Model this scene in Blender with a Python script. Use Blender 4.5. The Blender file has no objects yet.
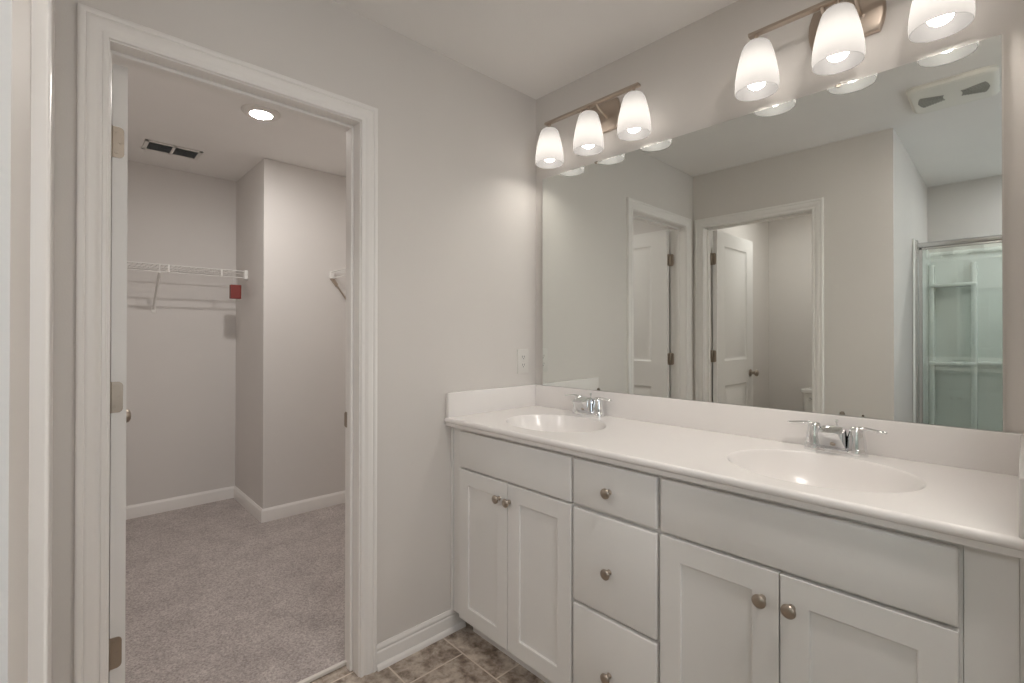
import bpy, bmesh, math, random
from mathutils import Vector, Matrix

random.seed(7)
PI = math.pi
scn = bpy.context.scene
COL = scn.collection

# ------------------------------------------------------------------ camera
F_PX = 482.71
cam_d = bpy.data.cameras.new('camera')
cam_d.sensor_fit = 'HORIZONTAL'
cam_d.sensor_width = 36.0
cam_d.lens = F_PX / 1024.0 * 36.0
cam_d.shift_x = 0.0
cam_d.shift_y = (333.83 - 341.5) / 1024.0
cam_d.clip_start = 0.01
cam = bpy.data.objects.new('camera', cam_d)
COL.objects.link(cam)
_yaw, _pit, _rol = math.radians(46.6737), math.radians(0.2529), math.radians(0.0819)
_F = Vector((-math.sin(_yaw), math.cos(_yaw), 0)); _R = Vector((math.cos(_yaw), math.sin(_yaw), 0)); _U = Vector((0, 0, 1))
_F2 = _F * math.cos(_pit) + _U * math.sin(_pit); _U2 = _U * math.cos(_pit) - _F * math.sin(_pit)
_R3 = _R * math.cos(_rol) + _U2 * math.sin(_rol); _U3 = _U2 * math.cos(_rol) - _R * math.sin(_rol)
_m = Matrix((( _R3.x, _U3.x, -_F2.x, 1.67798), (_R3.y, _U3.y, -_F2.y, -1.74601), (_R3.z, _U3.z, -_F2.z, 1.25237), (0, 0, 0, 1)))
cam.matrix_world = _m
scn.camera = cam
scn.cycles.max_bounces = 16
scn.cycles.diffuse_bounces = 10

# ------------------------------------------------------------------ light and exposure
scn.view_settings.view_transform = 'Standard'
scn.view_settings.look = 'None'
scn.view_settings.gamma = 1.0
scn.view_settings.use_curve_mapping = False
scn.view_settings.exposure = 2.2

BULB = 12.0          # vanity bulbs
SHADE = 0.090        # glow of the frosted glass
CLOSET = 97.0        # closet disc light
BATH_FILL = 28.0          # unseen ceiling disc added to brighten the bathroom
TOILET_FILL = 39.0       # disc added out of view to light the toilet room
SHOWER_FILL = 47.0       # unseen disc added over the shower for more light
WINDOW_FILL = 3.0     # added area light outside the unseen side window

world = bpy.data.worlds.new('world')
scn.world = world
world.use_nodes = True
wn = world.node_tree.nodes; wl = world.node_tree.links
wn.clear()
w_out = wn.new('ShaderNodeOutputWorld'); w_bg = wn.new('ShaderNodeBackground'); w_sky = wn.new('ShaderNodeTexSky')
w_sky.sky_type = 'HOSEK_WILKIE'
w_sky.turbidity = 4.0
w_bg.inputs['Strength'].default_value = 0.6
wl.new(w_sky.outputs['Color'], w_bg.inputs['Color']); wl.new(w_bg.outputs['Background'], w_out.inputs['Surface'])

win_fill_d = bpy.data.lights.new('window_fill', 'AREA')  # unseen area light, added as fill from the window side
win_fill_d.shape = 'RECTANGLE'; win_fill_d.size = 1.25; win_fill_d.size_y = 1.15
win_fill_d.energy = WINDOW_FILL
win_fill_d.color = (0.93, 0.97, 1.0)
win_fill = bpy.data.objects.new('window_fill', win_fill_d)
COL.objects.link(win_fill)
win_fill.location = (2.96, -1.75, 1.55)
win_fill.rotation_euler = (0, math.radians(90), 0)      # shines towards -x through the added window

# ------------------------------------------------------------------ materials
def new_mat(name):
    m = bpy.data.materials.new(name); m.use_nodes = True
    nt = m.node_tree
    return m, nt, nt.nodes['Principled BSDF'], nt.nodes['Material Output']

def paint(name, col, rough=0.5, bump=0.0, scale=180.0, var=0.03, metal=0.0, coat=0.0, spec=None):
    """painted or plain surface: faint tone variation and fine relief"""
    m, nt, b, out = new_mat(name)
    tc = nt.nodes.new('ShaderNodeTexCoord')
    n = nt.nodes.new('ShaderNodeTexNoise'); n.inputs['Scale'].default_value = 3.0; n.inputs['Detail'].default_value = 4.0
    nt.links.new(tc.outputs['Object'], n.inputs['Vector'])
    r = nt.nodes.new('ShaderNodeValToRGB')
    r.color_ramp.elements[0].position = 0.3; r.color_ramp.elements[1].position = 0.7
    r.color_ramp.elements[0].color = tuple(c * (1 - var) for c in col) + (1,)
    r.color_ramp.elements[1].color = tuple(min(1, c * (1 + var)) for c in col) + (1,)
    nt.links.new(n.outputs['Fac'], r.inputs['Fac']); nt.links.new(r.outputs['Color'], b.inputs['Base Color'])
    b.inputs['Roughness'].default_value = rough; b.inputs['Metallic'].default_value = metal
    if coat: b.inputs['Coat Weight'].default_value = coat
    if spec is not None: b.inputs['Specular IOR Level'].default_value = spec
    if bump:
        n2 = nt.nodes.new('ShaderNodeTexNoise'); n2.inputs['Scale'].default_value = scale; n2.inputs['Detail'].default_value = 2.0
        nt.links.new(tc.outputs['Object'], n2.inputs['Vector'])
        bp = nt.nodes.new('ShaderNodeBump'); bp.inputs['Strength'].default_value = bump; bp.inputs['Distance'].default_value = 0.002
        nt.links.new(n2.outputs['Fac'], bp.inputs['Height']); nt.links.new(bp.outputs['Normal'], b.inputs['Normal'])
    return m

M = {}
M['wall'] = paint('wall_paint', (0.70, 0.672, 0.645), 0.62, 0.12, 220, 0.012)
M['wall_closet'] = paint('closet_wall_paint', (0.70, 0.675, 0.655), 0.65, 0.12, 220, 0.012)
M['ceiling'] = paint('ceiling_paint', (0.84, 0.825, 0.81), 0.8, 0.25, 160, 0.012)
M['trim'] = paint('trim_paint', (0.84, 0.82, 0.80), 0.32, 0.03, 90, 0.01)
M['door'] = paint('door_paint', (0.80, 0.79, 0.775), 0.4, 0.05, 120, 0.01)
M['cabinet'] = paint('cabinet_paint', (0.80, 0.79, 0.775), 0.38, 0.03, 90, 0.01)
M['marble'] = paint('cultured_marble', (0.84, 0.815, 0.80), 0.20, 0.0, 60, 0.012)
M['nickel'] = paint('satin_nickel', (0.46, 0.40, 0.34), 0.30, 0.0, 60, 0.02, metal=1.0)
M['hinge'] = paint('hinge_nickel', (0.42, 0.36, 0.30), 0.36, 0.0, 60, 0.02, metal=1.0)
M['fixture'] = paint('brushed_nickel', (0.52, 0.44, 0.37), 0.34, 0.0, 60, 0.02, metal=1.0)
M['chrome'] = paint('chrome', (0.86, 0.87, 0.88), 0.05, 0.0, 60, 0.0, metal=1.0)
M['frame'] = paint('shower_aluminium', (0.66, 0.66, 0.65), 0.22, 0.0, 60, 0.01, metal=1.0)
M['dark'] = paint('dark_recess', (0.035, 0.035, 0.035), 0.7)
M['plastic'] = paint('white_plastic', (0.74, 0.72, 0.69), 0.35)
M['grille'] = paint('fan_grille', (0.34, 0.34, 0.31), 0.5)
M['fan'] = paint('fan_cover', (0.80, 0.79, 0.74), 0.4)
M['louvre'] = paint('vent_louvre', (0.34, 0.36, 0.37), 0.5)
M['duct'] = paint('duct_lining', (0.16, 0.17, 0.175), 0.6)
M['wire'] = paint('white_vinyl_wire', (0.78, 0.77, 0.75), 0.4)
M['red'] = paint('red_card', (0.22, 0.035, 0.028), 0.5, 0.1, 60, 0.12)
M['ceramic'] = paint('vitreous_china', (0.80, 0.79, 0.76), 0.08, coat=0.4)
M['fiberglass'] = paint('fibreglass', (0.84, 0.86, 0.84), 0.16, coat=0.3)
M['clip'] = paint('clip_metal', (0.34, 0.30, 0.25), 0.3, metal=1.0)
M['glass_edge'] = paint('ground_glass_edge', (0.05, 0.055, 0.05), 0.7)
M['threshold'] = paint('threshold_strip', (0.72, 0.69, 0.65), 0.3)

def emit_mat(name, col, strength):
    m, nt, b, out = new_mat(name)
    nt.nodes.remove(b)
    e = nt.nodes.new('ShaderNodeEmission'); e.inputs['Color'].default_value = col + (1,); e.inputs['Strength'].default_value = strength
    nt.links.new(e.outputs['Emission'], out.inputs['Surface'])
    return m
M['bulb'] = emit_mat('lit_bulb', (1.0, 0.93, 0.85), BULB)
M['closet_led'] = emit_mat('lit_closet_disc', (1.0, 0.95, 0.90), CLOSET)
M['shower_fill'] = emit_mat('added_shower_disc', (0.97, 0.98, 1.0), SHOWER_FILL)
M['toilet_fill'] = emit_mat('added_toilet_disc', (1.0, 0.97, 0.93), TOILET_FILL)
M['bath_fill'] = emit_mat('added_bath_disc', (1.0, 0.93, 0.86), BATH_FILL)

def shade_mat():
    m, nt, b, out = new_mat('frosted_glass')
    nt.nodes.remove(b)
    tr = nt.nodes.new('ShaderNodeBsdfTranslucent'); tr.inputs['Color'].default_value = (0.075, 0.074, 0.073, 1)
    df = nt.nodes.new('ShaderNodeBsdfDiffuse'); df.inputs['Color'].default_value = (0.030, 0.030, 0.030, 1)
    gl = nt.nodes.new('ShaderNodeBsdfGlossy'); gl.inputs['Roughness'].default_value = 0.35; gl.inputs['Color'].default_value = (0.9, 0.9, 0.9, 1)
    mx = nt.nodes.new('ShaderNodeMixShader'); mx.inputs['Fac'].default_value = 0.45
    m2 = nt.nodes.new('ShaderNodeMixShader'); m2.inputs['Fac'].default_value = 0.004
    em = nt.nodes.new('ShaderNodeEmission'); em.inputs['Color'].default_value = (1.0, 0.92, 0.84, 1); em.inputs['Strength'].default_value = SHADE
    ad = nt.nodes.new('ShaderNodeAddShader')
    L = nt.links.new
    L(tr.outputs[0], mx.inputs[1]); L(df.outputs[0], mx.inputs[2])
    L(mx.outputs[0], m2.inputs[1]); L(gl.outputs[0], m2.inputs[2])
    L(m2.outputs[0], ad.inputs[0]); L(em.outputs[0], ad.inputs[1]); L(ad.outputs[0], out.inputs['Surface'])
    return m
M['shade'] = shade_mat()

def mirror_mat():
    m, nt, b, out = new_mat('silvered_glass')
    b.inputs['Base Color'].default_value = (0.80, 0.825, 0.80, 1)
    b.inputs['Metallic'].default_value = 1.0; b.inputs['Roughness'].default_value = 0.0
    return m
M['mirror'] = mirror_mat()

def glass_mat(name, tint, ior=1.5):
    m, nt, b, out = new_mat(name)
    nt.nodes.remove(b)
    t = nt.nodes.new('ShaderNodeBsdfTransparent'); t.inputs['Color'].default_value = tint + (1,)
    g = nt.nodes.new('ShaderNodeBsdfGlossy'); g.inputs['Roughness'].default_value = 0.02; g.inputs['Color'].default_value = (0.9, 0.95, 0.93, 1)
    fr = nt.nodes.new('ShaderNodeFresnel'); fr.inputs['IOR'].default_value = ior
    mx = nt.nodes.new('ShaderNodeMixShader')
    nt.links.new(fr.outputs['Fac'], mx.inputs['Fac']); nt.links.new(t.outputs[0], mx.inputs[1]); nt.links.new(g.outputs[0], mx.inputs[2])
    nt.links.new(mx.outputs[0], out.inputs['Surface'])
    return m
M['shower_glass'] = glass_mat('shower_glass', (0.955, 0.985, 0.965), 2.0)
M['added_window_glass'] = glass_mat('added_window_glass', (0.97, 0.98, 0.98))

def vinyl_mat():
    m, nt, b, out = new_mat('stone_look_vinyl')
    L = nt.links.new
    tc = nt.nodes.new('ShaderNodeTexCoord'); mp = nt.nodes.new('ShaderNodeMapping')
    L(tc.outputs['Object'], mp.inputs['Vector'])
    mp.inputs['Location'].default_value = (-0.157 + 0.392, 0.575 + 0.2525 * 4, 0)
    br = nt.nodes.new('ShaderNodeTexBrick')
    br.offset = 0.5; br.offset_frequency = 2; br.squash = 1.0
    br.inputs['Scale'].default_value = 1.0
    br.inputs['Brick Width'].default_value = 0.392; br.inputs['Row Height'].default_value = 0.2525
    br.inputs['Mortar Size'].default_value = 0.0035; br.inputs['Mortar Smooth'].default_value = 0.3; br.inputs['Bias'].default_value = 0.0
    br.inputs['Color1'].default_value = (0.9, 0.9, 0.9, 1); br.inputs['Color2'].default_value = (0.55, 0.55, 0.55, 1); br.inputs['Mortar'].default_value = (1, 1, 1, 1)
    L(mp.outputs['Vector'], br.inputs['Vector'])
    # slate-like mottling that differs per tile
    n1 = nt.nodes.new('ShaderNodeTexNoise'); n1.inputs['Scale'].default_value = 30.0; n1.inputs['Detail'].default_value = 8.0; n1.inputs['Roughness'].default_value = 0.62; n1.inputs['Distortion'].default_value = 0.25
    n2 = nt.nodes.new('ShaderNodeTexNoise'); n2.inputs['Scale'].default_value = 9.0; n2.inputs['Detail'].default_value = 6.0; n2.inputs['Roughness'].default_value = 0.6
    ad = nt.nodes.new('ShaderNodeVectorMath'); ad.operation = 'MULTIPLY_ADD'
    L(br.outputs['Color'], ad.inputs[0]); ad.inputs[1].default_value = (7.3, 5.1, 3.7); L(tc.outputs['Object'], ad.inputs[2])
    L(ad.outputs['Vector'], n1.inputs['Vector']); L(ad.outputs['Vector'], n2.inputs['Vector'])
    mxn = nt.nodes.new('ShaderNodeMix'); mxn.data_type = 'FLOAT'; mxn.inputs['Factor'].default_value = 0.5
    L(n1.outputs['Fac'], mxn.inputs['A']); L(n2.outputs['Fac'], mxn.inputs['B'])
    cr = nt.nodes.new('ShaderNodeValToRGB')
    cr.color_ramp.elements[0].position = 0.34; cr.color_ramp.elements[0].color = (0.085, 0.058, 0.043, 1)
    cr.color_ramp.elements[1].position = 0.66; cr.color_ramp.elements[1].color = (0.78, 0.70, 0.61, 1)
    e = cr.color_ramp.elements.new(0.43); e.color = (0.27, 0.21, 0.165, 1)
    e = cr.color_ramp.elements.new(0.52); e.color = (0.50, 0.425, 0.36, 1)
    L(mxn.outputs['Result'], cr.inputs['Fac'])
    mul = nt.nodes.new('ShaderNodeMix'); mul.data_type = 'RGBA'; mul.blend_type = 'MULTIPLY'; mul.inputs['Factor'].default_value = 0.45
    L(cr.outputs['Color'], mul.inputs['A']); L(br.outputs['Color'], mul.inputs['B'])
    mx = nt.nodes.new('ShaderNodeMix'); mx.data_type = 'RGBA'
    L(br.outputs['Fac'], mx.inputs['Factor']); L(mul.outputs['Result'], mx.inputs['A']); mx.inputs['B'].default_value = (0.66, 0.58, 0.50, 1)
    L(mx.outputs['Result'], b.inputs['Base Color'])
    b.inputs['Roughness'].default_value = 0.42
    bp = nt.nodes.new('ShaderNodeBump'); bp.inputs['Strength'].default_value = 0.35; bp.inputs['Distance'].default_value = 0.004
    L(mxn.outputs['Result'], bp.inputs['Height']); L(bp.outputs['Normal'], b.inputs['Normal'])
    return m
M['vinyl'] = vinyl_mat()

def carpet_mat():
    m, nt, b, out = new_mat('cut_pile_carpet')
    L = nt.links.new
    tc = nt.nodes.new('ShaderNodeTexCoord')
    n1 = nt.nodes.new('ShaderNodeTexNoise'); n1.inputs['Scale'].default_value = 130.0; n1.inputs['Detail'].default_value = 3.0; n1.inputs['Roughness'].default_value = 0.7
    n2 = nt.nodes.new('ShaderNodeTexNoise'); n2.inputs['Scale'].default_value = 7.0; n2.inputs['Detail'].default_value = 6.0; n2.inputs['Roughness'].default_value = 0.65
    L(tc.outputs['Object'], n1.inputs['Vector']); L(tc.outputs['Object'], n2.inputs['Vector'])
    c1 = nt.nodes.new('ShaderNodeValToRGB')
    c1.color_ramp.elements[0].position = 0.32; c1.color_ramp.elements[0].color = (0.30, 0.262, 0.25, 1)
    c1.color_ramp.elements[1].position = 0.68; c1.color_ramp.elements[1].color = (0.70, 0.635, 0.61, 1)
    c2 = nt.nodes.new('ShaderNodeValToRGB')
    c2.color_ramp.elements[0].position = 0.35; c2.color_ramp.elements[0].color = (0.80, 0.79, 0.79, 1)
    c2.color_ramp.elements[1].position = 0.65; c2.color_ramp.elements[1].color = (1.0, 1.0, 1.0, 1)
    L(n1.outputs['Fac'], c1.inputs['Fac']); L(n2.outputs['Fac'], c2.inputs['Fac'])
    mul = nt.nodes.new('ShaderNodeMix'); mul.data_type = 'RGBA'; mul.blend_type = 'MULTIPLY'; mul.inputs['Factor'].default_value = 1.0
    L(c1.outputs['Color'], mul.inputs['A']); L(c2.outputs['Color'], mul.inputs['B']); L(mul.outputs['Result'], b.inputs['Base Color'])
    b.inputs['Roughness'].default_value = 0.95
    b.inputs['Sheen Weight'].default_value = 0.15
    bp = nt.nodes.new('ShaderNodeBump'); bp.inputs['Strength'].default_value = 0.8; bp.inputs['Distance'].default_value = 0.006
    L(n1.outputs['Fac'], bp.inputs['Height']); L(bp.outputs['Normal'], b.inputs['Normal'])
    return m
M['carpet'] = carpet_mat()

# ------------------------------------------------------------------ mesh helpers
ORG = {}

def link(name, bm, mat, parent=None, smooth=None, label=None, local=False, kind=None):
    """one mesh object; bm is in world coordinates unless local, parent's base is taken off"""
    bmesh.ops.recalc_face_normals(bm, faces=bm.faces)
    me = bpy.data.meshes.new(name)
    org = ORG.get(parent.name, Vector((0, 0, 0))) if parent else Vector((0, 0, 0))
    if not local:
        bmesh.ops.translate(bm, verts=bm.verts, vec=-org)
    bm.to_mesh(me); bm.free()
    if isinstance(mat, (list, tuple)):
        for x in mat: me.materials.append(x)
    else:
        me.materials.append(mat)
    if smooth is not None:
        for p in me.polygons: p.use_smooth = True
        me.set_sharp_from_angle(angle=math.radians(smooth))
    o = bpy.data.objects.new(name, me)
    COL.objects.link(o)
    if parent:
        o.parent = parent
    ORG[o.name] = org
    if label: o['label'] = label
    if kind: o['kind'] = kind
    return o

def root(name, loc, rz=0.0):
    o = bpy.data.objects.new(name, None)
    o.empty_display_size = 0.05
    COL.objects.link(o)
    o.location = loc; o.rotation_euler = (0, 0, rz)
    ORG[o.name] = Vector(loc)
    return o

def tag(o, label, cat, group=None):
    o['label'] = label; o['category'] = cat
    if group: o['group'] = group
    return o

def struct(o, label=None):
    o['kind'] = 'structure'
    if label: o['label'] = label
    return o

def copy_tree(o, parent=None):
    c = o.copy(); COL.objects.link(c)
    if parent: c.parent = parent
    ORG[c.name] = ORG.get(o.name, Vector((0, 0, 0))).copy()
    for ch in list(o.children): copy_tree(ch, c)
    return c

def BM(): return bmesh.new()

def box(bm, lo, hi, bevel=0.0, seg=2):
    lo = [min(a, b) for a, b in zip(lo, hi)], [max(a, b) for a, b in zip(lo, hi)]
    lo, hi = lo
    t = bmesh.new()
    vs = [t.verts.new((x, y, z)) for x in (lo[0], hi[0]) for y in (lo[1], hi[1]) for z in (lo[2], hi[2])]
    for f in ((0, 1, 3, 2), (4, 6, 7, 5), (0, 4, 5, 1), (2, 3, 7, 6), (0, 2, 6, 4), (1, 5, 7, 3)):
        t.faces.new([vs[i] for i in f])
    bmesh.ops.recalc_face_normals(t, faces=t.faces)
    if bevel > 0:
        bmesh.ops.bevel(t, geom=list(t.edges), offset=bevel, segments=seg, profile=0.5, affect='EDGES')
    merge(bm, t)
    return bm

def merge(bm, t, mat=None):
    me = bpy.data.meshes.new('tmp')
    if mat is not None: bmesh.ops.transform(t, matrix=mat, verts=t.verts)
    t.to_mesh(me); t.free()
    bm.from_mesh(me)
    bpy.data.meshes.remove(me)

def lathe(bm, prof, center, axis=(0, 0, 1), n=32):
    """prof: list of (r, h) along axis from center"""
    ax = Vector(axis).normalized()
    ref = Vector((1, 0, 0)) if abs(ax.x) < 0.9 else Vector((0, 1, 0))
    u = ax.cross(ref).normalized(); v = ax.cross(u)
    c = Vector(center)
    rings = []
    for r, h in prof:
        if r < 1e-6:
            rings.append([bm.verts.new(c + ax * h)])
        else:
            rings.append([bm.verts.new(c + ax * h + (u * math.cos(2 * PI * k / n) + v * math.sin(2 * PI * k / n)) * r) for k in range(n)])
    for a, b in zip(rings, rings[1:]):
        for k in range(n):
            k2 = (k + 1) % n
            if len(a) == 1 and len(b) == 1: continue
            if len(a) == 1: bm.faces.new((a[0], b[k], b[k2]))
            elif len(b) == 1: bm.faces.new((a[k], b[0], a[k2]))
            else: bm.faces.new((a[k], b[k], b[k2], a[k2]))
    return bm

def tube(bm, pts, r, n=8, caps=True):
    """round wire through pts; r may be a list"""
    pts = [Vector(p) for p in pts]
    rs = r if isinstance(r, (list, tuple)) else [r] * len(pts)
    rings = []
    prev = None
    for i, p in enumerate(pts):
        d = (pts[min(i + 1, len(pts) - 1)] - pts[max(i - 1, 0)]).normalized()
        ref = prev if prev is not None and abs(prev.dot(d)) < 0.95 else (Vector((0, 0, 1)) if abs(d.z) < 0.9 else Vector((1, 0, 0)))
        u = (ref - d * ref.dot(d)).normalized(); v = d.cross(u); prev = u
        rings.append([bm.verts.new(p + (u * math.cos(2 * PI * k / n) + v * math.sin(2 * PI * k / n)) * rs[i]) for k in range(n)])
    for a, b in zip(rings, rings[1:]):
        for k in range(n):
            bm.faces.new((a[k], b[k], b[(k + 1) % n], a[(k + 1) % n]))
    if caps:
        bm.faces.new(rings[0]); bm.faces.new(rings[-1])
    return bm

def loft(bm, rings, cap=True):
    """rings: lists of points with equal counts"""
    vr = [[bm.verts.new(p) for p in r] for r in rings]
    n = len(vr[0])
    for a, b in zip(vr, vr[1:]):
        for k in range(n):
            bm.faces.new((a[k], b[k], b[(k + 1) % n], a[(k + 1) % n]))
    if cap:
        bm.faces.new(vr[0]); bm.faces.new(vr[-1])
    return bm

def rrect(cx, cy, w, h, r, n=5):
    """rounded rectangle outline in 2-D"""
    out = []
    for sx, sy, a0 in ((1, 1, 0), (-1, 1, 90), (-1, -1, 180), (1, -1, 270)):
        for k in range(n + 1):
            a = math.radians(a0 + 90 * k / n)
            out.append((cx + sx * (w / 2 - r) + r * math.cos(a), cy + sy * (h / 2 - r) + r * math.sin(a)))
    return out

def ell(cx, cy, a, b, n=40, p=2.0):
    out = []
    for k in range(n):
        t = 2 * PI * k / n
        c, s = math.cos(t), math.sin(t)
        out.append((cx + a * math.copysign(abs(c) ** (2 / p), c), cy + b * math.copysign(abs(s) ** (2 / p), s)))
    return out

def sweep_frame(bm, path, normal, prof, flip=1):
    """mitred moulding: path of 3-D points in a wall plane, profile (w away from the opening, t out of the wall)"""
    nrm = Vector(normal)
    pts = [Vector(p) for p in path]
    dirs = [(b - a).normalized() for a, b in zip(pts, pts[1:])]
    rings = []
    for i, p in enumerate(pts):
        if i == 0: w = dirs[0].cross(nrm) * flip
        elif i == len(pts) - 1: w = dirs[-1].cross(nrm) * flip
        else:
            w1 = dirs[i - 1].cross(nrm) * flip; w2 = dirs[i].cross(nrm) * flip
            w = (w1 + w2) / (1 + w1.dot(w2))
        rings.append([p + w * a + nrm * t for a, t in prof])
    loft(bm, rings)

def sweep_base(bm, path, normals, prof):
    """skirting: path on the floor, one wall normal per segment, profile (out, up)"""
    pts = [Vector(p) for p in path]
    ns = [Vector(n) for n in normals]
    rings = []
    for i, p in enumerate(pts):
        if i == 0: w = ns[0]
        elif i == len(pts) - 1: w = ns[-1]
        else: w = (ns[i - 1] + ns[i]) / (1 + ns[i - 1].dot(ns[i]))
        rings.append([p + w * a + Vector((0, 0, 1)) * u for a, u in prof])
    loft(bm, rings)

def panel_slab(bm, x1, z0, z1, y0, y1, stile, rails, rings, both=True, x0=0.0):
    """slab with recessed panels. rails: list of (za, zb) panel extents; rings: (inset, depth) steps"""
    xs = [x0, x0 + stile, x1 - stile, x1]
    zs = [z0]
    for a, b in rails: zs += [a, b]
    zs.append(z1)
    pan = set(1 + 2 * k for k in range(len(rails)))
    for y, s, do in ((y0, 1, True), (y1, -1, both)):
        grid = [[bm.verts.new((x, y, z)) for z in zs] for x in xs]
        for i in range(3):
            for j in range(len(zs) - 1):
                q = [grid[i][j], grid[i + 1][j], grid[i + 1][j + 1], grid[i][j + 1]]
                if i == 1 and j in pan and do:
                    prev = q
                    xa, xb, za, zb = xs[1], xs[2], zs[j], zs[j + 1]
                    for ins, dep in rings:
                        cur = [bm.verts.new((xa + ins, y + s * dep, za + ins)), bm.verts.new((xb - ins, y + s * dep, za + ins)),
                               bm.verts.new((xb - ins, y + s * dep, zb - ins)), bm.verts.new((xa + ins, y + s * dep, zb - ins))]
                        for k in range(4):
                            bm.faces.new((prev[k], prev[(k + 1) % 4], cur[(k + 1) % 4], cur[k]))
                        prev = cur
                    bm.faces.new(prev)
                else:
                    bm.faces.new(q)
        if s == 1: g0 = grid
        else: g1 = grid
    nz = len(zs)
    def strip(a, b):
        for k in range(len(a) - 1): bm.faces.new((a[k], a[k + 1], b[k + 1], b[k]))
    strip([g0[i][0] for i in range(4)], [g1[i][0] for i in range(4)])
    strip([g0[i][-1] for i in range(4)], [g1[i][-1] for i in range(4)])
    strip(g0[0], g1[0]); strip(g0[3], g1[3])
    return bm

# ------------------------------------------------------------------ the room shell
H = 2.4384
T = 0.115
CL0, CL1 = -1.6445, -0.936       # closet doorway between jambs (y)
TO0, TO1 = 0.0865, 0.7793         # toilet doorway between jambs (x)
HEAD = 2.041
WT = -1.770                     # face of the toilet-room wall
XE = 1.189                      # outside corner by the shower
XR = 1.693                      # wall at the end of the vanity
XB = 2.75                       # outer wall with the added window
YB = -3.400
YW = -0.640                     # end of that wall
XC = -2.480                     # closet back wall
YC = -0.745                     # closet return
XC2 = -1.795
YCS = -1.800                    # closet side wall, behind the open door

b = BM(); box(b, (-0.1, YB - T, -0.05), (XB + T, 0.0 + T, 0.0)); floor = struct(link('floor', b, M['vinyl']), 'brown stone look vinyl tile floor')
b = BM(); box(b, (XC - T, YCS - T, -0.05), (-0.1, T, 0.012)); struct(link('floor_closet', b, M['carpet']), 'taupe carpet on the closet floor')
b = BM(); box(b, (-0.108, CL0, 0.0), (-0.092, CL1, 0.0135), 0.003); struct(link('trim_1', b, M['threshold']), 'pale strip where carpet meets vinyl')
b = BM(); box(b, (XC - T, YB - T, H), (XB + T, T, H + 0.08)); struct(link('ceiling', b, M['ceiling']))

b = BM()
box(b, (-T, CL1 + 0.018, 0), (0, 0, H)); box(b, (-T, YB, 0), (0, CL0 - 0.018, H)); box(b, (-T, CL0 - 0.018, HEAD + 0.018), (0, CL1 + 0.018, H))
struct(link('wall_left', b, M['wall']), 'greige wall with the closet doorway')
b = BM(); box(b, (XC - T, 0, 0), (XB + T, T, H)); struct(link('wall_back', b, M['wall']), 'greige wall behind the mirror')
b = BM()
box(b, (0, WT - T, 0), (TO0 - 0.018, WT, H)); box(b, (TO1 + 0.018, WT - T, 0), (XE, WT, H)); box(b, (TO0 - 0.018, WT - T, HEAD + 0.018), (TO1 + 0.018, WT, H))
struct(link('wall_front', b, M['wall']), 'greige wall with the toilet room doorway')
b = BM(); box(b, (XE - T, YB, 0), (XE, WT - T, H)); struct(link('wall_alcove', b, M['wall']))
b = BM(); box(b, (-T, YB - T, 0), (XB + T, YB, H)); struct(link('wall_rear', b, M['wall']))
b = BM(); box(b, (XR, YW, 0), (XR + T, 0, H)); box(b, (XR + T, YW, 0), (XB, YW + T, H)); struct(link('wall_right', b, M['wall']))
WY0, WY1, WZ0, WZ1 = -2.35, -1.15, 1.0, 2.1
b = BM()
box(b, (XB, YB, 0), (XB + T, WY0, H)); box(b, (XB, WY1, 0), (XB + T, 0, H)); box(b, (XB, WY0, 0), (XB + T, WY1, WZ0)); box(b, (XB, WY0, WZ1), (XB + T, WY1, H))
struct(link('wall_window', b, M['wall']))
# closet walls
b = BM(); box(b, (XC - T, YCS - T, 0), (XC, 0, H)); struct(link('wall_closet_back', b, M['wall_closet']))
b = BM(); box(b, (XC, YC, 0), (XC2, 0, H), 0.004, 2); struct(link('wall_closet_return', b, M['wall_closet']))
b = BM(); box(b, (XC, YCS - T, 0), (-T, YCS, H)); struct(link('wall_closet_side', b, M['wall_closet']))

# unseen window added in the outer wall to let light in
b = BM()
box(b, (XB + 0.03, WY0, WZ0), (XB + 0.09, WY1, WZ0 + 0.05), 0.004); box(b, (XB + 0.03, WY0, WZ1 - 0.05), (XB + 0.09, WY1, WZ1), 0.004)
box(b, (XB + 0.03, WY0, WZ0), (XB + 0.09, WY0 + 0.05, WZ1), 0.004); box(b, (XB + 0.03, WY1 - 0.05, WZ0), (XB + 0.09, WY1, WZ1), 0.004)
box(b, (XB + 0.035, WY0, (WZ0 + WZ1) / 2 - 0.02), (XB + 0.085, WY1, (WZ0 + WZ1) / 2 + 0.02), 0.004)
win = struct(link('added_window_1', b, M['trim']))
b = BM(); box(b, (XB + 0.058, WY0 + 0.04, WZ0 + 0.04), (XB + 0.062, WY1 - 0.04, WZ1 - 0.04)); link('added_window_glass', b, M['added_window_glass'], win)

# casing profile: (away from opening, out of wall)
CAS = [(0.0, 0.0), (0.0, 0.0085), (0.002, 0.0105), (0.006, 0.0110), (0.011, 0.0108), (0.0125, 0.0080), (0.018, 0.0078), (0.0225, 0.0120),
       (0.029, 0.0140), (0.037, 0.0145), (0.044, 0.0148), (0.0455, 0.0132), (0.0475, 0.0165), (0.051, 0.0175), (0.056, 0.0178), (0.0605, 0.0160), (0.062, 0.0130), (0.062, 0.0)]
REV = 0.004
b = BM(); sweep_frame(b, [(0, CL1 + REV, 0), (0, CL1 + REV, HEAD + REV), (0, CL0 - REV, HEAD + REV), (0, CL0 - REV, 0)], (1, 0, 0), CAS, 1)
struct(link('trim_2', b, M['trim'], smooth=50), 'white moulded casing round the closet doorway')
b = BM(); sweep_frame(b, [(-T, CL0 - REV, 0), (-T, CL0 - REV, HEAD + REV), (-T, CL1 + REV, HEAD + REV), (-T, CL1 + REV, 0)], (-1, 0, 0), CAS, 1)
struct(link('trim_3', b, M['trim'], smooth=50))
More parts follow.
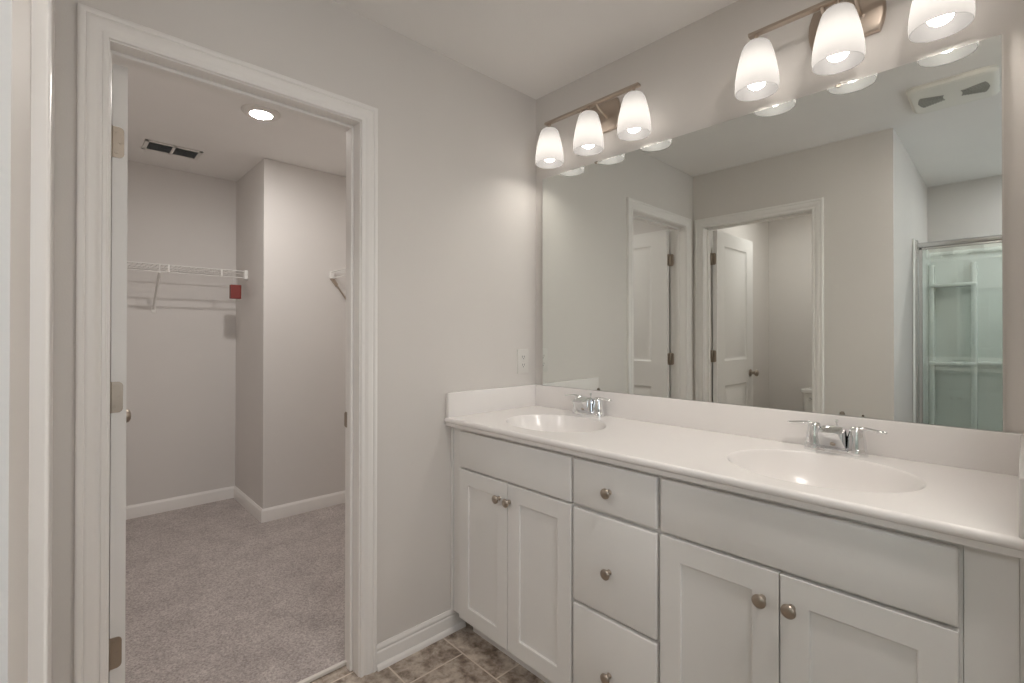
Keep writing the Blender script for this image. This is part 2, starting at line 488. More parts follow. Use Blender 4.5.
b = BM(); sweep_frame(b, [(TO0 - REV, WT, 0), (TO0 - REV, WT, HEAD + REV), (TO1 + REV, WT, HEAD + REV), (TO1 + REV, WT, 0)], (0, 1, 0), CAS, 1)
struct(link('trim_4', b, M['trim'], smooth=50), 'white moulded casing round the toilet room doorway')
b = BM(); sweep_frame(b, [(TO1 + REV, WT - T, 0), (TO1 + REV, WT - T, HEAD + REV), (TO0 - REV, WT - T, HEAD + REV), (TO0 - REV, WT - T, 0)], (0, -1, 0), CAS, 1)
struct(link('trim_5', b, M['trim'], smooth=50))
# jambs and stops
b = BM()
box(b, (-T - 0.001, CL0 - 0.018, 0), (0.001, CL0, HEAD), 0.0015); box(b, (-T - 0.001, CL1, 0), (0.001, CL1 + 0.018, HEAD), 0.0015); box(b, (-T - 0.001, CL0 - 0.018, HEAD), (0.001, CL1 + 0.018, HEAD + 0.018), 0.0015)
box(b, (-0.078, CL0, 0), (-0.046, CL0 + 0.006, HEAD), 0.003); box(b, (-0.078, CL1 - 0.011, 0), (-0.046, CL1, HEAD), 0.003); box(b, (-0.078, CL0, HEAD - 0.011), (-0.046, CL1, HEAD), 0.003)
jam = struct(link('trim_6', b, M['trim']), 'white jamb and stop of the closet doorway')
b = BM(); box(b, (-0.1165, CL1 - 0.0016, 0.901), (-0.094, CL1, 0.960), 0.0005); box(b, (-0.119, CL1 - 0.003, 0.905), (-0.113, CL1 + 0.004, 0.956), 0.001)
link('strike_plate', b, M['hinge'], jam, label='dark metal strike plate')
b = BM()
y0, y1 = WT - T - 0.001, WT + 0.001
box(b, (TO0 - 0.018, y0, 0), (TO0, y1, HEAD), 0.0015); box(b, (TO1, y0, 0), (TO1 + 0.018, y1, HEAD), 0.0015); box(b, (TO0 - 0.018, y0, HEAD), (TO1 + 0.018, y1, HEAD + 0.018), 0.0015)
ys0, ys1 = WT - 0.078, WT - 0.046
box(b, (TO0, ys0, 0), (TO0 + 0.011, ys1, HEAD), 0.003); box(b, (TO1 - 0.011, ys0, 0), (TO1, ys1, HEAD), 0.003); box(b, (TO0, ys0, HEAD - 0.011), (TO1, ys1, HEAD), 0.003)
struct(link('trim_7', b, M['trim']))

# baseboards
BASE = [(0, 0), (0.0125, 0), (0.0125, 0.058), (0.0118, 0.062), (0.0085, 0.065), (0.0085, 0.068), (0.0105, 0.072), (0.0092, 0.079), (0.0060, 0.084), (0.0045, 0.088), (0, 0.088)]
SHOE = [(0.0122, 0), (0.0250, 0), (0.0246, 0.006), (0.0230, 0.011), (0.0195, 0.0155), (0.0160, 0.0182), (0.0122, 0.0190)]
BASEC = [(0, 0.010), (0.0125, 0.010), (0.0125, 0.083), (0.0105, 0.089), (0.0065, 0.094), (0.0045, 0.100), (0, 0.100)]
def baseboard(name, path, normals, closet=False, label=None):
    b = BM(); sweep_base(b, path, normals, BASEC if closet else BASE)
    o = struct(link(name, b, M['trim'], smooth=40), label)
    if not closet:
        b = BM(); sweep_base(b, path, normals, SHOE); link('shoe_moulding', b, M['trim'], o, smooth=40)
    return o
baseboard('baseboard_left', [(0, CL1 + REV + 0.062, 0), (0, -0.4575, 0)], [(1, 0, 0)], label='white baseboard with shoe moulding beside the vanity')
baseboard('baseboard_front', [(TO1 + REV + 0.062, WT, 0), (XE, WT, 0), (XE, -2.53, 0)], [(0, 1, 0), (1, 0, 0)])
baseboard('baseboard_right', [(XR, -0.4575, 0), (XR, YW, 0), (XB, YW, 0), (XB, -2.53, 0)], [(-1, 0, 0), (0, -1, 0), (-1, 0, 0)])
baseboard('baseboard_toilet', [(0, WT - T, 0), (0, YB, 0), (XE - T, YB, 0), (XE - T, WT - T, 0)], [(1, 0, 0), (0, 1, 0), (-1, 0, 0)])
baseboard('baseboard_closet', [(XC, YCS, 0), (XC, YC, 0), (XC2, YC, 0), (XC2, 0, 0)], [(1, 0, 0), (0, -1, 0), (1, 0, 0)], True, 'white baseboard round the closet walls')
baseboard('baseboard_closet_side', [(-T, YCS, 0), (XC, YCS, 0)], [(0, 1, 0)], True)

# ------------------------------------------------------------------ doors
def hinge_leaf(bm, p, t, w, h, nrm):
    """rounded leaf plate: p corner at barrel side mid-height, t direction across, nrm plate normal"""
    t = Vector(t); nrm = Vector(nrm); p = Vector(p)
    r = 0.012
    outl = [(0, -h / 2), (w - r, -h / 2)] + [(w - r + r * math.sin(a), -h / 2 + r - r * math.cos(a)) for a in [PI / 8 * k for k in range(1, 5)]] + \
           [(w - r + r * math.cos(a), h / 2 - r + r * math.sin(a)) for a in [PI / 8 * k for k in range(0, 5)]] + [(0, h / 2)]
    loft(bm, [[p + t * a + Vector((0, 0, c)) + nrm * d for a, c in outl] for d in (0, 0.0022)])
    for a, c in ((w * 0.35, 0.030), (w * 0.70, 0.0), (w * 0.35, -0.030)):
        lathe(bm, [(0.0042, 0.0022), (0.0038, 0.0030), (0.0, 0.0026)], p + t * a + Vector((0, 0, c)), nrm, 12)

def make_door(name, pivot, rot, w, s, zh, jamb_t, lab):
    """s: side of the pivot line the slab lies on in local y. jamb_t: world direction of the jamb leaf"""
    r = root(name, pivot, rot)
    b = BM()
    y0, y1 = (0.005, 0.040) if s > 0 else (-0.040, -0.005)
    panel_slab(b, w, 0.022, 2.036, y0, y1, 0.128, [(0.235, 0.862), (1.052, 1.930)], [(0.004, 0.003), (0.016, 0.008), (0.030, 0.008), (0.046, 0.004)], x0=0.003)
    link('door_leaf', b, M['door'], r, local=True, smooth=25)
    inv = Matrix.Rotation(-rot, 4, 'Z')
    for z in zh:
        b = BM()
        lathe(b, [(0.0, -0.046), (0.0055, -0.0455), (0.0062, -0.0445), (0.0062, 0.0445), (0.0055, 0.0455), (0.0, 0.046)], (0, 0, z), (0, 0, 1), 14)
        hinge_leaf(b, (0.003, s * 0.004, z), (0, s, 0), 0.028, 0.089, (-1, 0, 0))
        d, nrm = jamb_t
        d = inv @ Vector(d); nrm = inv @ Vector(nrm)
        hinge_leaf(b, Vector((0, 0, z)) + d * 0.002 - nrm * 0.003, d, 0.028, 0.089, nrm)
        link('hinge', b, M['hinge'], r, local=True, smooth=35)
    for sg, yy in ((1, max(y0, y1)), (-1, min(y0, y1))):
        b = BM()
        lathe(b, [(0, 0.0), (0.031, 0.0), (0.0315, 0.003), (0.029, 0.007), (0.020, 0.010), (0.0115, 0.012), (0.0105, 0.030), (0.013, 0.034), (0.022, 0.039), (0.0265, 0.047), (0.0268, 0.053), (0.024, 0.060), (0.016, 0.0655), (0, 0.067)], (w - 0.062, yy, 0.935), (0, sg, 0), 28)
        link('door_knob', b, M['nickel'], r, local=True, smooth=40)
    b = BM(); box(b, (w - 0.0005, (y0 + y1) / 2 - 0.012, 0.905), (w + 0.0012, (y0 + y1) / 2 + 0.012, 0.965), 0.0004); link('latch_plate', b, M['hinge'], r, local=True)
    return struct(r, lab)

make_door('door_1', (-0.1180, -1.6370, 0), PI, 0.697, -1, (0.338, 1.074, 1.811), ((1, 0, 0), (0, 1, 0)), 'white two panel door swung open into the closet')
make_door('door_2', (0.0895, -1.8870, 0), math.radians(-88.9), 0.683, 1, (0.338, 1.092, 1.823), ((0, 1, 0), (1, 0, 0)), 'white two panel door of the toilet room, swung open')

# ------------------------------------------------------------------ vanity cabinets
YF0, YF1 = -0.5360, -0.5165      # door and drawer fronts
YFF = -0.4975                    # back of the face frame
ZB, ZT = 0.0885, 0.872

def knob(parent, x, z):
    b = BM()
    lathe(b, [(0, 0), (0.0085, 0.0), (0.0080, 0.003), (0.0060, 0.007), (0.0058, 0.012), (0.0085, 0.0155), (0.0145, 0.0185), (0.0160, 0.0215), (0.0155, 0.0245), (0.0120, 0.0275), (0.006, 0.029), (0, 0.0293)], (x, YF0, z), (0, -1, 0), 28)
    return link('knob', b, M['nickel'], parent, smooth=40)

def slab_front(name, x0, x1, z0, z1, parent, bev=0.0035):
    b = BM(); box(b, (x0, YF0, z0), (x1, YF1, z1), bev, 3)
    return link(name, b, M['cabinet'], parent, smooth=30)

def shaker(x0, x1, z0, z1, parent):
    b = BM()
    panel_slab(b, x1, z0, z1, YF0, YF1, 0.058, [(z0 + 0.060, z1 - 0.060)], [(0.0012, 0.0015), (0.0016, 0.0075)], both=False, x0=x0)
    o = link('door', b, M['cabinet'], parent)
    md = o.modifiers.new('soft_edges', 'BEVEL'); md.width = 0.0015; md.segments = 2; md.limit_method = 'ANGLE'; md.angle_limit = math.radians(50)
    return o

def carcass(x0, x1, parent, ends=(0.018, 0.018)):
    b = BM()
    box(b, (x0, YFF, ZB), (x0 + ends[0], -0.004, ZT)); box(b, (x1 - ends[1], YFF, ZB), (x1, -0.004, ZT))
    box(b, (x0, YFF, ZB), (x1, -0.004, ZB + 0.018)); box(b, (x0, -0.010, ZB), (x1, -0.004, ZT - 0.10))
    link('carcass', b, M['cabinet'], parent)
    b = BM(); box(b, (x0, -0.4560, 0.0), (x1, -0.4400, ZB)); link('toe_kick', b, M['cabinet'], parent)

def face_frame(x0, x1, rails, parent, stile=0.030):
    b = BM()
    box(b, (x0, YF1 + 0.0006, ZB), (x0 + stile, YFF, ZT), 0.001); box(b, (x1 - stile, YF1 + 0.0006, ZB), (x1, YFF, ZT), 0.001)
    for a, c in rails: box(b, (x0 + stile, YF1 + 0.0006, a), (x1 - stile, YFF, c), 0.001)
    link('face_frame', b, M['cabinet'], parent)

LX0, LX1, DX0, DX1, RX0, RX1 = 0.072, 0.676, 0.6765, 0.9845, 0.985, 1.5995
# far sink base
c = tag(root('vanity_cabinet', (0.374, -0.26, 0)), 'white two door vanity cabinet under the far basin, beside the closet doorway', 'cabinet', 'base cabinets under the vanity top')
carcass(LX0, LX1, c); face_frame(LX0, LX1, [(ZB, ZB + 0.030), (0.685, 0.735), (0.840, ZT)], c)
slab_front('front_panel', 0.0785, 0.6725, 0.7145, 0.8600, c)
d = shaker(0.0785, 0.3705, 0.0940, 0.7070, c); knob(d, 0.3270, 0.6440)
d = shaker(0.3740, 0.6725, 0.0940, 0.7070, c); knob(d, 0.3830, 0.6440)
b = BM(); box(b, (0.010, YF1 + 0.0006, ZB), (LX0, YFF, ZT), 0.001); link('filler_strip', b, M['cabinet'], c)
b = BM(); box(b, (0.0012, YF1 - 0.006, ZB + 0.002), (0.0170, YF1 + 0.0006, ZT), 0.002); link('scribe_moulding', b, M['cabinet'], c)
# drawers
c = tag(root('drawer_cabinet', (0.830, -0.26, 0)), 'white three drawer base cabinet between the two sink cabinets', 'cabinet', 'base cabinets under the vanity top')
carcass(DX0, DX1, c); face_frame(DX0, DX1, [(ZB, ZB + 0.020), (0.395, 0.415), (0.700, 0.722), (0.850, ZT)], c, 0.012)
for z0, z1, zk in ((0.7160, 0.8600, 0.7830), (0.4085, 0.7040, 0.5430), (0.0940, 0.3985, 0.2335)):
    d = slab_front('drawer', 0.6815, 0.9785, z0, z1, c, 0.0045); knob(d, 0.8220, zk)
# near sink base
c = tag(root('vanity_cabinet', (1.290, -0.26, 0)), 'white two door vanity cabinet under the near basin, with a flat filler panel', 'cabinet', 'base cabinets under the vanity top')
carcass(RX0, RX1, c); face_frame(RX0, RX1, [(ZB, ZB + 0.030), (0.685, 0.735), (0.840, ZT)], c)
slab_front('front_panel', 0.9900, 1.5945, 0.7145, 0.8600, c, 0.0055)
d = shaker(0.9900, 1.2895, 0.0940, 0.7070, c); knob(d, 1.2545, 0.6370)
d = shaker(1.2930, 1.5945, 0.0940, 0.7070, c); knob(d, 1.3165, 0.6390)
b = BM(); box(b, (RX1 + 0.0008, YF1 - 0.002, ZB), (1.6720, YFF, ZT), 0.001); box(b, (1.6724, YF1 - 0.002, ZB), (XR - 0.001, YFF, ZT), 0.001); link('filler_strip', b, M['cabinet'], c)

# ------------------------------------------------------------------ vanity top with integral basins
ZC = 0.9086
YC0 = -0.5556
top = tag(root('vanity_countertop', (0.845, -0.28, 0.874)), 'long glossy white cultured marble vanity top with two oval basins', 'countertop')
BAS = [(0.3970, -0.3050, 0.2140, 0.1720), (1.3040, -0.2950, 0.2170, 0.1850)]
X0, X1, Y1 = 0.0015, XR - 0.0015, -0.002
b = BM()
YE = YC0 + 0.010
def quad(bm, *ps): bm.faces.new([bm.verts.new(p) for p in ps])
cells = [(X0, 0.12), (0.63, 1.045), (1.551, X1)]
for a, c_ in cells: quad(b, (a, YE, ZC), (c_, YE, ZC), (c_, Y1, ZC), (a, Y1, ZC))
BOWLS = []
for (cx, cy, ea, eb), (xa, xb) in zip(BAS, ((0.12, 0.63), (1.045, 1.551))):
    N = 96
    angs = sorted([2 * PI * k / N for k in range(N)] + [math.atan2(yy - cy, xx - cx) % (2 * PI) for xx in (xa, xb) for yy in (YE, Y1)])
    outer, rim = [], []
    for a in angs:
        dx, dy = math.cos(a), math.sin(a)
        t = min([((xb - cx) / dx) if dx > 1e-9 else ((xa - cx) / dx) if dx < -1e-9 else 1e9, ((Y1 - cy) / dy) if dy > 1e-9 else ((YE - cy) / dy) if dy < -1e-9 else 1e9])
        outer.append(b.verts.new((cx + dx * t, cy + dy * t, ZC)))
        re = 1.0 / math.sqrt((dx / ea) ** 2 + (dy / eb) ** 2)
        rim.append(b.verts.new((cx + dx * re * 1.012, cy + dy * re * 1.012, ZC)))
    n = len(angs)
    for k in range(n): b.faces.new((outer[k], outer[(k + 1) % n], rim[(k + 1) % n], rim[k]))
    # bowl
    bb = BM()
    rings = []
    for s, dz in ((1.012, 0.0), (1.0, -0.0012), (0.988, -0.0045), (0.975, -0.010), (0.945, -0.022), (0.90, -0.039), (0.84, -0.058), (0.76, -0.078), (0.66, -0.096), (0.54, -0.111), (0.40, -0.122), (0.26, -0.129), (0.13, -0.133)):
        # the bowl's floor drifts back towards the drain
        sh = (1 - s) * 0.030
        rings.append([bb.verts.new((cx + math.cos(a) * ea * s, cy + math.sin(a) * eb * s + sh, ZC + dz)) for a in [2 * PI * k / N for k in range(N)]])
    for r0, r1 in zip(rings, rings[1:]):
        for k in range(N): bb.faces.new((r0[k], r0[(k + 1) % N], r1[(k + 1) % N], r1[k]))
    bb.faces.new(rings[-1])
    BOWLS.append((bb, cx, cy + 0.027))
# front edge: rounded nose, small step, then underside
nose = [(YE, ZC), (YC0 + 0.005, ZC - 0.0012), (YC0 + 0.0015, ZC - 0.0045), (YC0, ZC - 0.009), (YC0, ZC - 0.016), (YC0 + 0.002, ZC - 0.019), (YC0 + 0.0065, ZC - 0.021), (YC0 + 0.0075, ZC - 0.0345), (YC0 + 0.010, ZC - 0.0356)]
for (ya, za), (yb_, zb_) in zip(nose, nose[1:]): quad(b, (X0, ya, za), (X1, ya, za), (X1, yb_, zb_), (X0, yb_, zb_))
zb = ZC - 0.0356
quad(b, (X0, YC0 + 0.010, zb), (X1, YC0 + 0.010, zb), (X1, -0.50, zb), (X0, -0.50, zb))
for x in (X0, X1):
    b.faces.new([b.verts.new((x, y, z)) for y, z in nose] + [b.verts.new((x, Y1, zb)), b.verts.new((x, Y1, ZC))])
bmesh.ops.remove_doubles(b, verts=b.verts, dist=1e-5)
deck = link('deck_slab', b, M['marble'], top, smooth=35)
for bb, dx, dy in BOWLS:
    o = link('basin', bb, M['marble'], top, smooth=80)
    q = BM(); lathe(q, [(0.0, 0.0035), (0.012, 0.0035), (0.014, 0.0025), (0.0185, 0.0025), (0.0215, 0.0035), (0.0235, 0.002), (0.024, -0.001)], (dx, dy, ZC - 0.133), (0, 0, 1), 28)
    link('drain', q, M['chrome'], o, smooth=40)
b = BM(); box(b, (X0, -0.0215, ZC - 0.001), (X1, -0.0015, 1.0121), 0.003, 3); link('backsplash', b, M['marble'], top, smooth=40)
b = BM(); box(b, (X0, YC0 + 0.006, ZC - 0.001), (X0 + 0.020, -0.0215, 1.0121), 0.003, 3); link('side_splash', b, M['marble'], top, smooth=40)
b = BM(); box(b, (X1 - 0.020, YC0 + 0.006, ZC - 0.001), (X1, -0.0215, 1.0121), 0.003, 3); link('side_splash', b, M['marble'], top, smooth=40)

# ------------------------------------------------------------------ faucets
def make_faucet(cx, lab):
    r = tag(root('faucet', (cx, -0.062, ZC)), lab, 'faucet', 'two handle faucets on the vanity top')
    Y = -0.062
    b = BM()
    loft(b, [[(x, y, ZC + z) for x, y in rrect(cx, Y, 0.158 * k, 0.054 * k2, 0.024 * k2, 6)] for k, k2, z in ((1, 1, 0), (1, 1, 0.007), (0.985, 0.95, 0.0105), (0.95, 0.86, 0.012))])
    link('base_plate', b, M['chrome'], r, smooth=35)
    for s in (-1, 1):
        hx = cx + s * 0.053
        b = BM()
        lathe(b, [(0.0285, 0.0), (0.0285, 0.009), (0.0275, 0.0165), (0.0258, 0.0185), (0.0250, 0.0200), (0.0246, 0.024), (0.0238, 0.036), (0.0222, 0.050), (0.0200, 0.061), (0.0190, 0.0645), (0.0186, 0.070), (0.0170, 0.0775), (0.0125, 0.0825), (0.0, 0.0845)], (hx, Y, ZC), (0, 0, 1), 30)
        h = link('handle', b, M['chrome'], r, smooth=35)
        b = BM()
        rings = []
        for t, z, w, th in ((0.0, 0.0760, 0.0125, 0.0070), (0.012, 0.0785, 0.0115, 0.0062), (0.024, 0.0795, 0.0090, 0.0050), (0.038, 0.0785, 0.0082, 0.0042), (0.052, 0.0765, 0.0098, 0.0044), (0.063, 0.0755, 0.0105, 0.0044), (0.0695, 0.0752, 0.0085, 0.0036), (0.0725, 0.0752, 0.0045, 0.0020)):
            rings.append([(hx + s * t, Y - 0.10 * t + w * math.cos(a), ZC + z + th * math.sin(a)) for a in [2 * PI * k / 14 for k in range(14)]])
        loft(b, rings); link('lever', b, M['chrome'], h, smooth=50)
    # broad low spout: rises forward, its underside facing the basin
    b = BM()
    secs = [(Y + 0.022, 0.010, 0.060, 0.024), (Y + 0.012, 0.008, 0.074, 0.029), (Y - 0.003, 0.008, 0.081, 0.032), (Y - 0.018, 0.008, 0.082, 0.0325), (Y - 0.034, 0.022, 0.0805, 0.0315), (Y - 0.054, 0.041, 0.076, 0.029), (Y - 0.074, 0.0585, 0.0705, 0.0265), (Y - 0.080, 0.0630, 0.0690, 0.0245)]
    rings = []
    for y, z0, z1, hw in secs:
        rr = min(0.010, (z1 - z0) * 0.35)
        zt = hw * 0.80
        rings.append([(cx - hw, y, ZC + z0 + 0.001), (cx, y, ZC + z0), (cx + hw, y, ZC + z0 + 0.001), (cx + hw * 0.97, y, ZC + z1 - rr), (cx + zt, y, ZC + z1 - rr * 0.2), (cx, y, ZC + z1), (cx - zt, y, ZC + z1 - rr * 0.2), (cx - hw * 0.97, y, ZC + z1 - rr)])
    loft(b, rings)
    sp = link('spout', b, M['chrome'], r, smooth=28)
    b = BM(); lathe(b, [(0.0, 0.0020), (0.0055, 0.0020), (0.0068, 0.0012), (0.0070, -0.006)], (cx + 0.004, Y - 0.044, ZC + 0.0315), (0, -0.70, -0.71), 20)
    link('aerator', b, M['fixture'], sp, smooth=40)
    b = BM(); tube(b, [(cx, Y + 0.019, ZC + 0.008), (cx, Y + 0.019, ZC + 0.086)], 0.0024, 8); lathe(b, [(0.0, 0.0), (0.0045, 0.0015), (0.0052, 0.005), (0.004, 0.009), (0, 0.0105)], (cx, Y + 0.019, ZC + 0.085), (0, 0, 1), 14)
    link('lift_rod', b, M['chrome'], r, smooth=40)
    return r
make_faucet(0.3770, 'chrome two lever faucet behind the far basin, beside the side splash corner')
make_faucet(1.2925, 'chrome two lever faucet behind the near basin')

# ------------------------------------------------------------------ wall mirror
mt, mv = math.radians(-0.356), math.radians(0.1602)
NN = Vector((math.sin(mt), math.cos(mt), math.sin(mv)))
P0 = Vector((0.8, -0.018, 1.5))
def my(x, z): return P0.y - (NN.x * (x - P0.x) + NN.z * (z - P0.z)) / NN.y
MX0, MX1, MZ0, MZ1 = 0.0675, 1.6412, 1.0135, 2.0161
mir = tag(root('mirror', (0.854, -0.012, MZ0)), 'wide frameless mirror above the vanity top', 'mirror')
def mslab(bm, x0, x1, z0, z1, front=0.0, back=-0.001):
    f = [(x, my(x, z) - front, z) for x, z in ((x0, z0), (x1, z0), (x1, z1), (x0, z1))]
    k = [(x, back, z) for x, z in ((x0, z0), (x1, z0), (x1, z1), (x0, z1))]
    loft(bm, [f, k])
b = BM(); mslab(b, MX0, MX1, MZ0, MZ1)
mg = link('mirror_glass', b, [M['mirror'], M['glass_edge']], mir)
for p in mg.data.polygons: p.material_index = 0 if p.normal.y < -0.9 else 1
b = BM()
mslab(b, MX1, MX1 + 0.0030, MZ0, MZ1, -0.0015)
link('polished_edge', b, M['plastic'], mir, label='pale ground glass edge')
for x, z, s in ((0.388, MZ1, 1), (1.292, MZ1, 1), (0.400, MZ0 + 0.006, -1), (1.300, MZ0 + 0.006, -1), (1.352, MZ0 + 0.006, -1)):
    y = my(x, z)
    w = 0.0065 if x < 1.34 else 0.003
    b = BM()
    loft(b, [[(x + w * a, yy, z + s * 0.004 - s * hh * (0.5 + 0.5 * c)) for a, c in ((-1, -1), (1, -1), (1, 0.3), (0.5, 1), (-0.5, 1), (-1, 0.3))] for yy, hh in ((y - 0.0008, 0.0095 if w > 0.004 else 0.006), (y - 0.0030, 0.0085 if w > 0.004 else 0.005))])
    box(b, (x - w, y - 0.003, z + s * 0.0015), (x + w, -0.0012, z + s * 0.004))
    link('clip', b, M['clip'], mir)

# ------------------------------------------------------------------ vanity lights
def make_vanity_light(cx, lab):
    YL, ZBAR, DZ = -0.100, 2.2325, 0.010
    r = tag(root('vanity_light', (cx, -0.001, 2.215)), lab, 'wall light', 'three shade vanity lights above the mirror')
    # back plate with bowed ends
    def outl(k, hz):
        pts = []
        hw = 0.084 * k
        for i in range(9):
            t = -1 + 2 * i / 8; pts.append((cx + hw + 0.014 * (1 - t * t), 2.206 + hz * t))
        for i in range(9):
            t = 1 - 2 * i / 8; pts.append((cx - hw - 0.014 * (1 - t * t), 2.206 + hz * t))
        return pts
    b = BM()
    loft(b, [[(x, y, z) for x, z in outl(k, hz)] for y, k, hz in ((-0.001, 1.0, 0.064), (-0.015, 1.0, 0.064), (-0.019, 0.97, 0.061), (-0.021, 0.92, 0.057))])
    link('back_plate', b, M['fixture'], r, smooth=35)
    for s in (-1, 1):
        b = BM()
        tube(b, [(cx + s * 0.040, -0.020, 2.200), (cx + s * 0.040, -0.055, 2.205), (cx + s * 0.040, -0.085, 2.220), (cx + s * 0.040, -0.099, 2.231)], 0.0058, 10)
        lathe(b, [(0, 0.0), (0.010, 0.0), (0.010, 0.003), (0.006, 0.005)], (cx + s * 0.040, -0.0205, 2.200), (0, -1, 0), 16)
        link('arm', b, M['fixture'], r, smooth=40)
    b = BM(); lathe(b, [(0, 0), (0.006, 0), (0.006, 0.004), (0.003, 0.007), (0, 0.0075)], (cx, -0.0205, 2.182), (0, -1, 0), 14); link('mounting_nut', b, M['fixture'], r, smooth=40)
    b = BM(); box(b, (cx - 0.2470, YL - 0.011, ZBAR - 0.005), (cx + 0.2470, YL + 0.011, ZBAR + 0.006), 0.002, 2)
    link('bar', b, M['fixture'], r, smooth=40)
    prof_o = [(0.0060, 2.1950), (0.0220, 2.1945), (0.0320, 2.1910), (0.0395, 2.1835), (0.0440, 2.1720), (0.0485, 2.1560), (0.0540, 2.1340), (0.0590, 2.1100), (0.0628, 2.0850), (0.0648, 2.0640), (0.0650, 2.0490), (0.0640, 2.0390), (0.0634, 2.0350)]
    # rolled lip of the glass at the rim
    prof_o += [(0.0630, 2.0335), (0.0618, 2.0328), (0.0606, 2.0335), (0.0604, 2.0352)]
    for k in (-1, 0, 1):
        x = cx + k * 0.2235
        b = BM(); lathe(b, prof_o, (x, YL, DZ), (0, 0, 1), 40)
        sh = link('lamp_shade', b, M['shade'], r, smooth=60)
        b = BM(); lathe(b, [(0, 2.219), (0.0055, 2.219), (0.0055, 2.1985), (0.0100, 2.1975), (0.0165, 2.1965), (0.0165, 2.1945), (0.0145, 2.1930), (0.0145, 2.150), (0.0, 2.150)], (x, YL, DZ), (0, 0, 1), 20)
        link('socket', b, M['fixture'], sh, smooth=35)
        b = BM(); lathe(b, [(0, 2.1495), (0.0120, 2.1490), (0.0130, 2.130), (0.0170, 2.112), (0.0250, 2.095), (0.0293, 2.079), (0.0300, 2.070), (0.0285, 2.0590), (0.0235, 2.0485), (0.0150, 2.0420), (0, 2.0395)], (x, YL, DZ + 0.005), (0, 0, 1), 28)
        link('light_bulb', b, M['bulb'], sh, smooth=60)
    return r
make_vanity_light(0.4060, 'three shade brushed nickel wall light over the far basin, beside the room corner')
make_vanity_light(1.3095, 'three shade brushed nickel wall light over the near basin')

# ------------------------------------------------------------------ outlet on the closet wall
ox, oy, oz = 0.0, -0.0925, 1.1290
r = tag(root('outlet_plate', (0, oy, oz)), 'white duplex outlet plate on the wall just above the side splash', 'outlet')
b = BM(); loft(b, [[(x, oy + p, oz + q) for p, q in rrect(0, 0, 0.074 * k, 0.120 * k2, 0.005, 3)] for x, k, k2 in ((0.0005, 1, 1), (0.0035, 1, 1), (0.0055, 0.95, 0.965))]); link('cover_plate', b, M['plastic'], r, smooth=40)
for s in (-1, 1):
    b = BM(); loft(b, [[(x, oy + p, oz + s * 0.0195 + q) for p, q in rrect(0, 0, 0.030, 0.026, 0.008, 4)] for x in (0.005, 0.0068)]); o = link('receptacle', b, M['plastic'], r)
    b = BM()
    for p in (-0.0060, 0.0060): box(b, (0.0066, oy + p - 0.0012, oz + s * 0.0195 - 0.001), (0.0071, oy + p + 0.0012, oz + s * 0.0195 + 0.008))
    lathe(b, [(0, 0), (0.0025, 0), (0.0025, 0.0004), (0, 0.0005)], (0.0066, oy, oz + s * 0.0195 - 0.007), (1, 0, 0), 12)
    link('slot', b, M['dark'], o)
b = BM(); lathe(b, [(0.003, 0), (0.0028, 0.001), (0, 0.0013)], (0.0054, oy, oz), (1, 0, 0), 12); link('screw', b, M['plastic'], r)

# ------------------------------------------------------------------ closet: wire shelves, tag, lamp, vent
def wire_shelf_back():
    xb, xf, y0, y1, zt, zl = XC + 0.003, -2.170, YCS + 0.004, YC - 0.004, 1.714, 1.667
    r = tag(root('wire_shelf', (-2.33, -1.27, zt)), 'white wire shelf along the deep back wall of the closet', 'shelf', 'wire shelves in the closet')
    b = BM()
    n = int((y1 - y0 - 0.02) / 0.0254)
    for k in range(n + 1):
        y = y1 - 0.012 - k * 0.0254
        tube(b, [(xb, y, zt), (xf, y, zt)], 0.0015, 6)
    link('deck_wires', b, M['wire'], r, smooth=60)
    b = BM()
    for x in (xb + 0.004, (xb + xf) / 2): tube(b, [(x, y0, zt - 0.003), (x, y1, zt - 0.003)], 0.0028, 6)
    link('cross_wire', b, M['wire'], r, smooth=60)
    b = BM()
    tube(b, [(xf, y0, zt), (xf, y1, zt)], 0.0034, 8); tube(b, [(xf, y0, zl), (xf, y1, zl)], 0.0034, 8)
    for k in range(3):
        y = -0.908 - 0.3048 * k
        box(b, (xf - 0.003, y - 0.006, zl), (xf + 0.004, y + 0.006, zt), 0.001)
    link('front_rail', b, M['wire'], r, smooth=60)
    b = BM(); box(b, (xf - 0.030, y1 - 0.020, zl - 0.012), (xf + 0.016, y1 + 0.0035, zt + 0.008), 0.004); link('end_bracket', b, M['wire'], r)
    for yb in (-1.262, -1.700):
        b = BM()
        tube(b, [(xf + 0.001, yb, zl - 0.002), (-2.460, yb + 0.004, 1.452), (XC + 0.004, yb + 0.005, 1.436)], 0.0078, 8)
        box(b, (XC + 0.0008, yb - 0.008, 1.412), (XC + 0.006, yb + 0.017, 1.452), 0.001)
        tube(b, [(xf, yb, zl - 0.004), (xf, yb, zt)], 0.004, 6)
        link('brace', b, M['wire'], r, smooth=50)
    return r
wire_shelf_back()

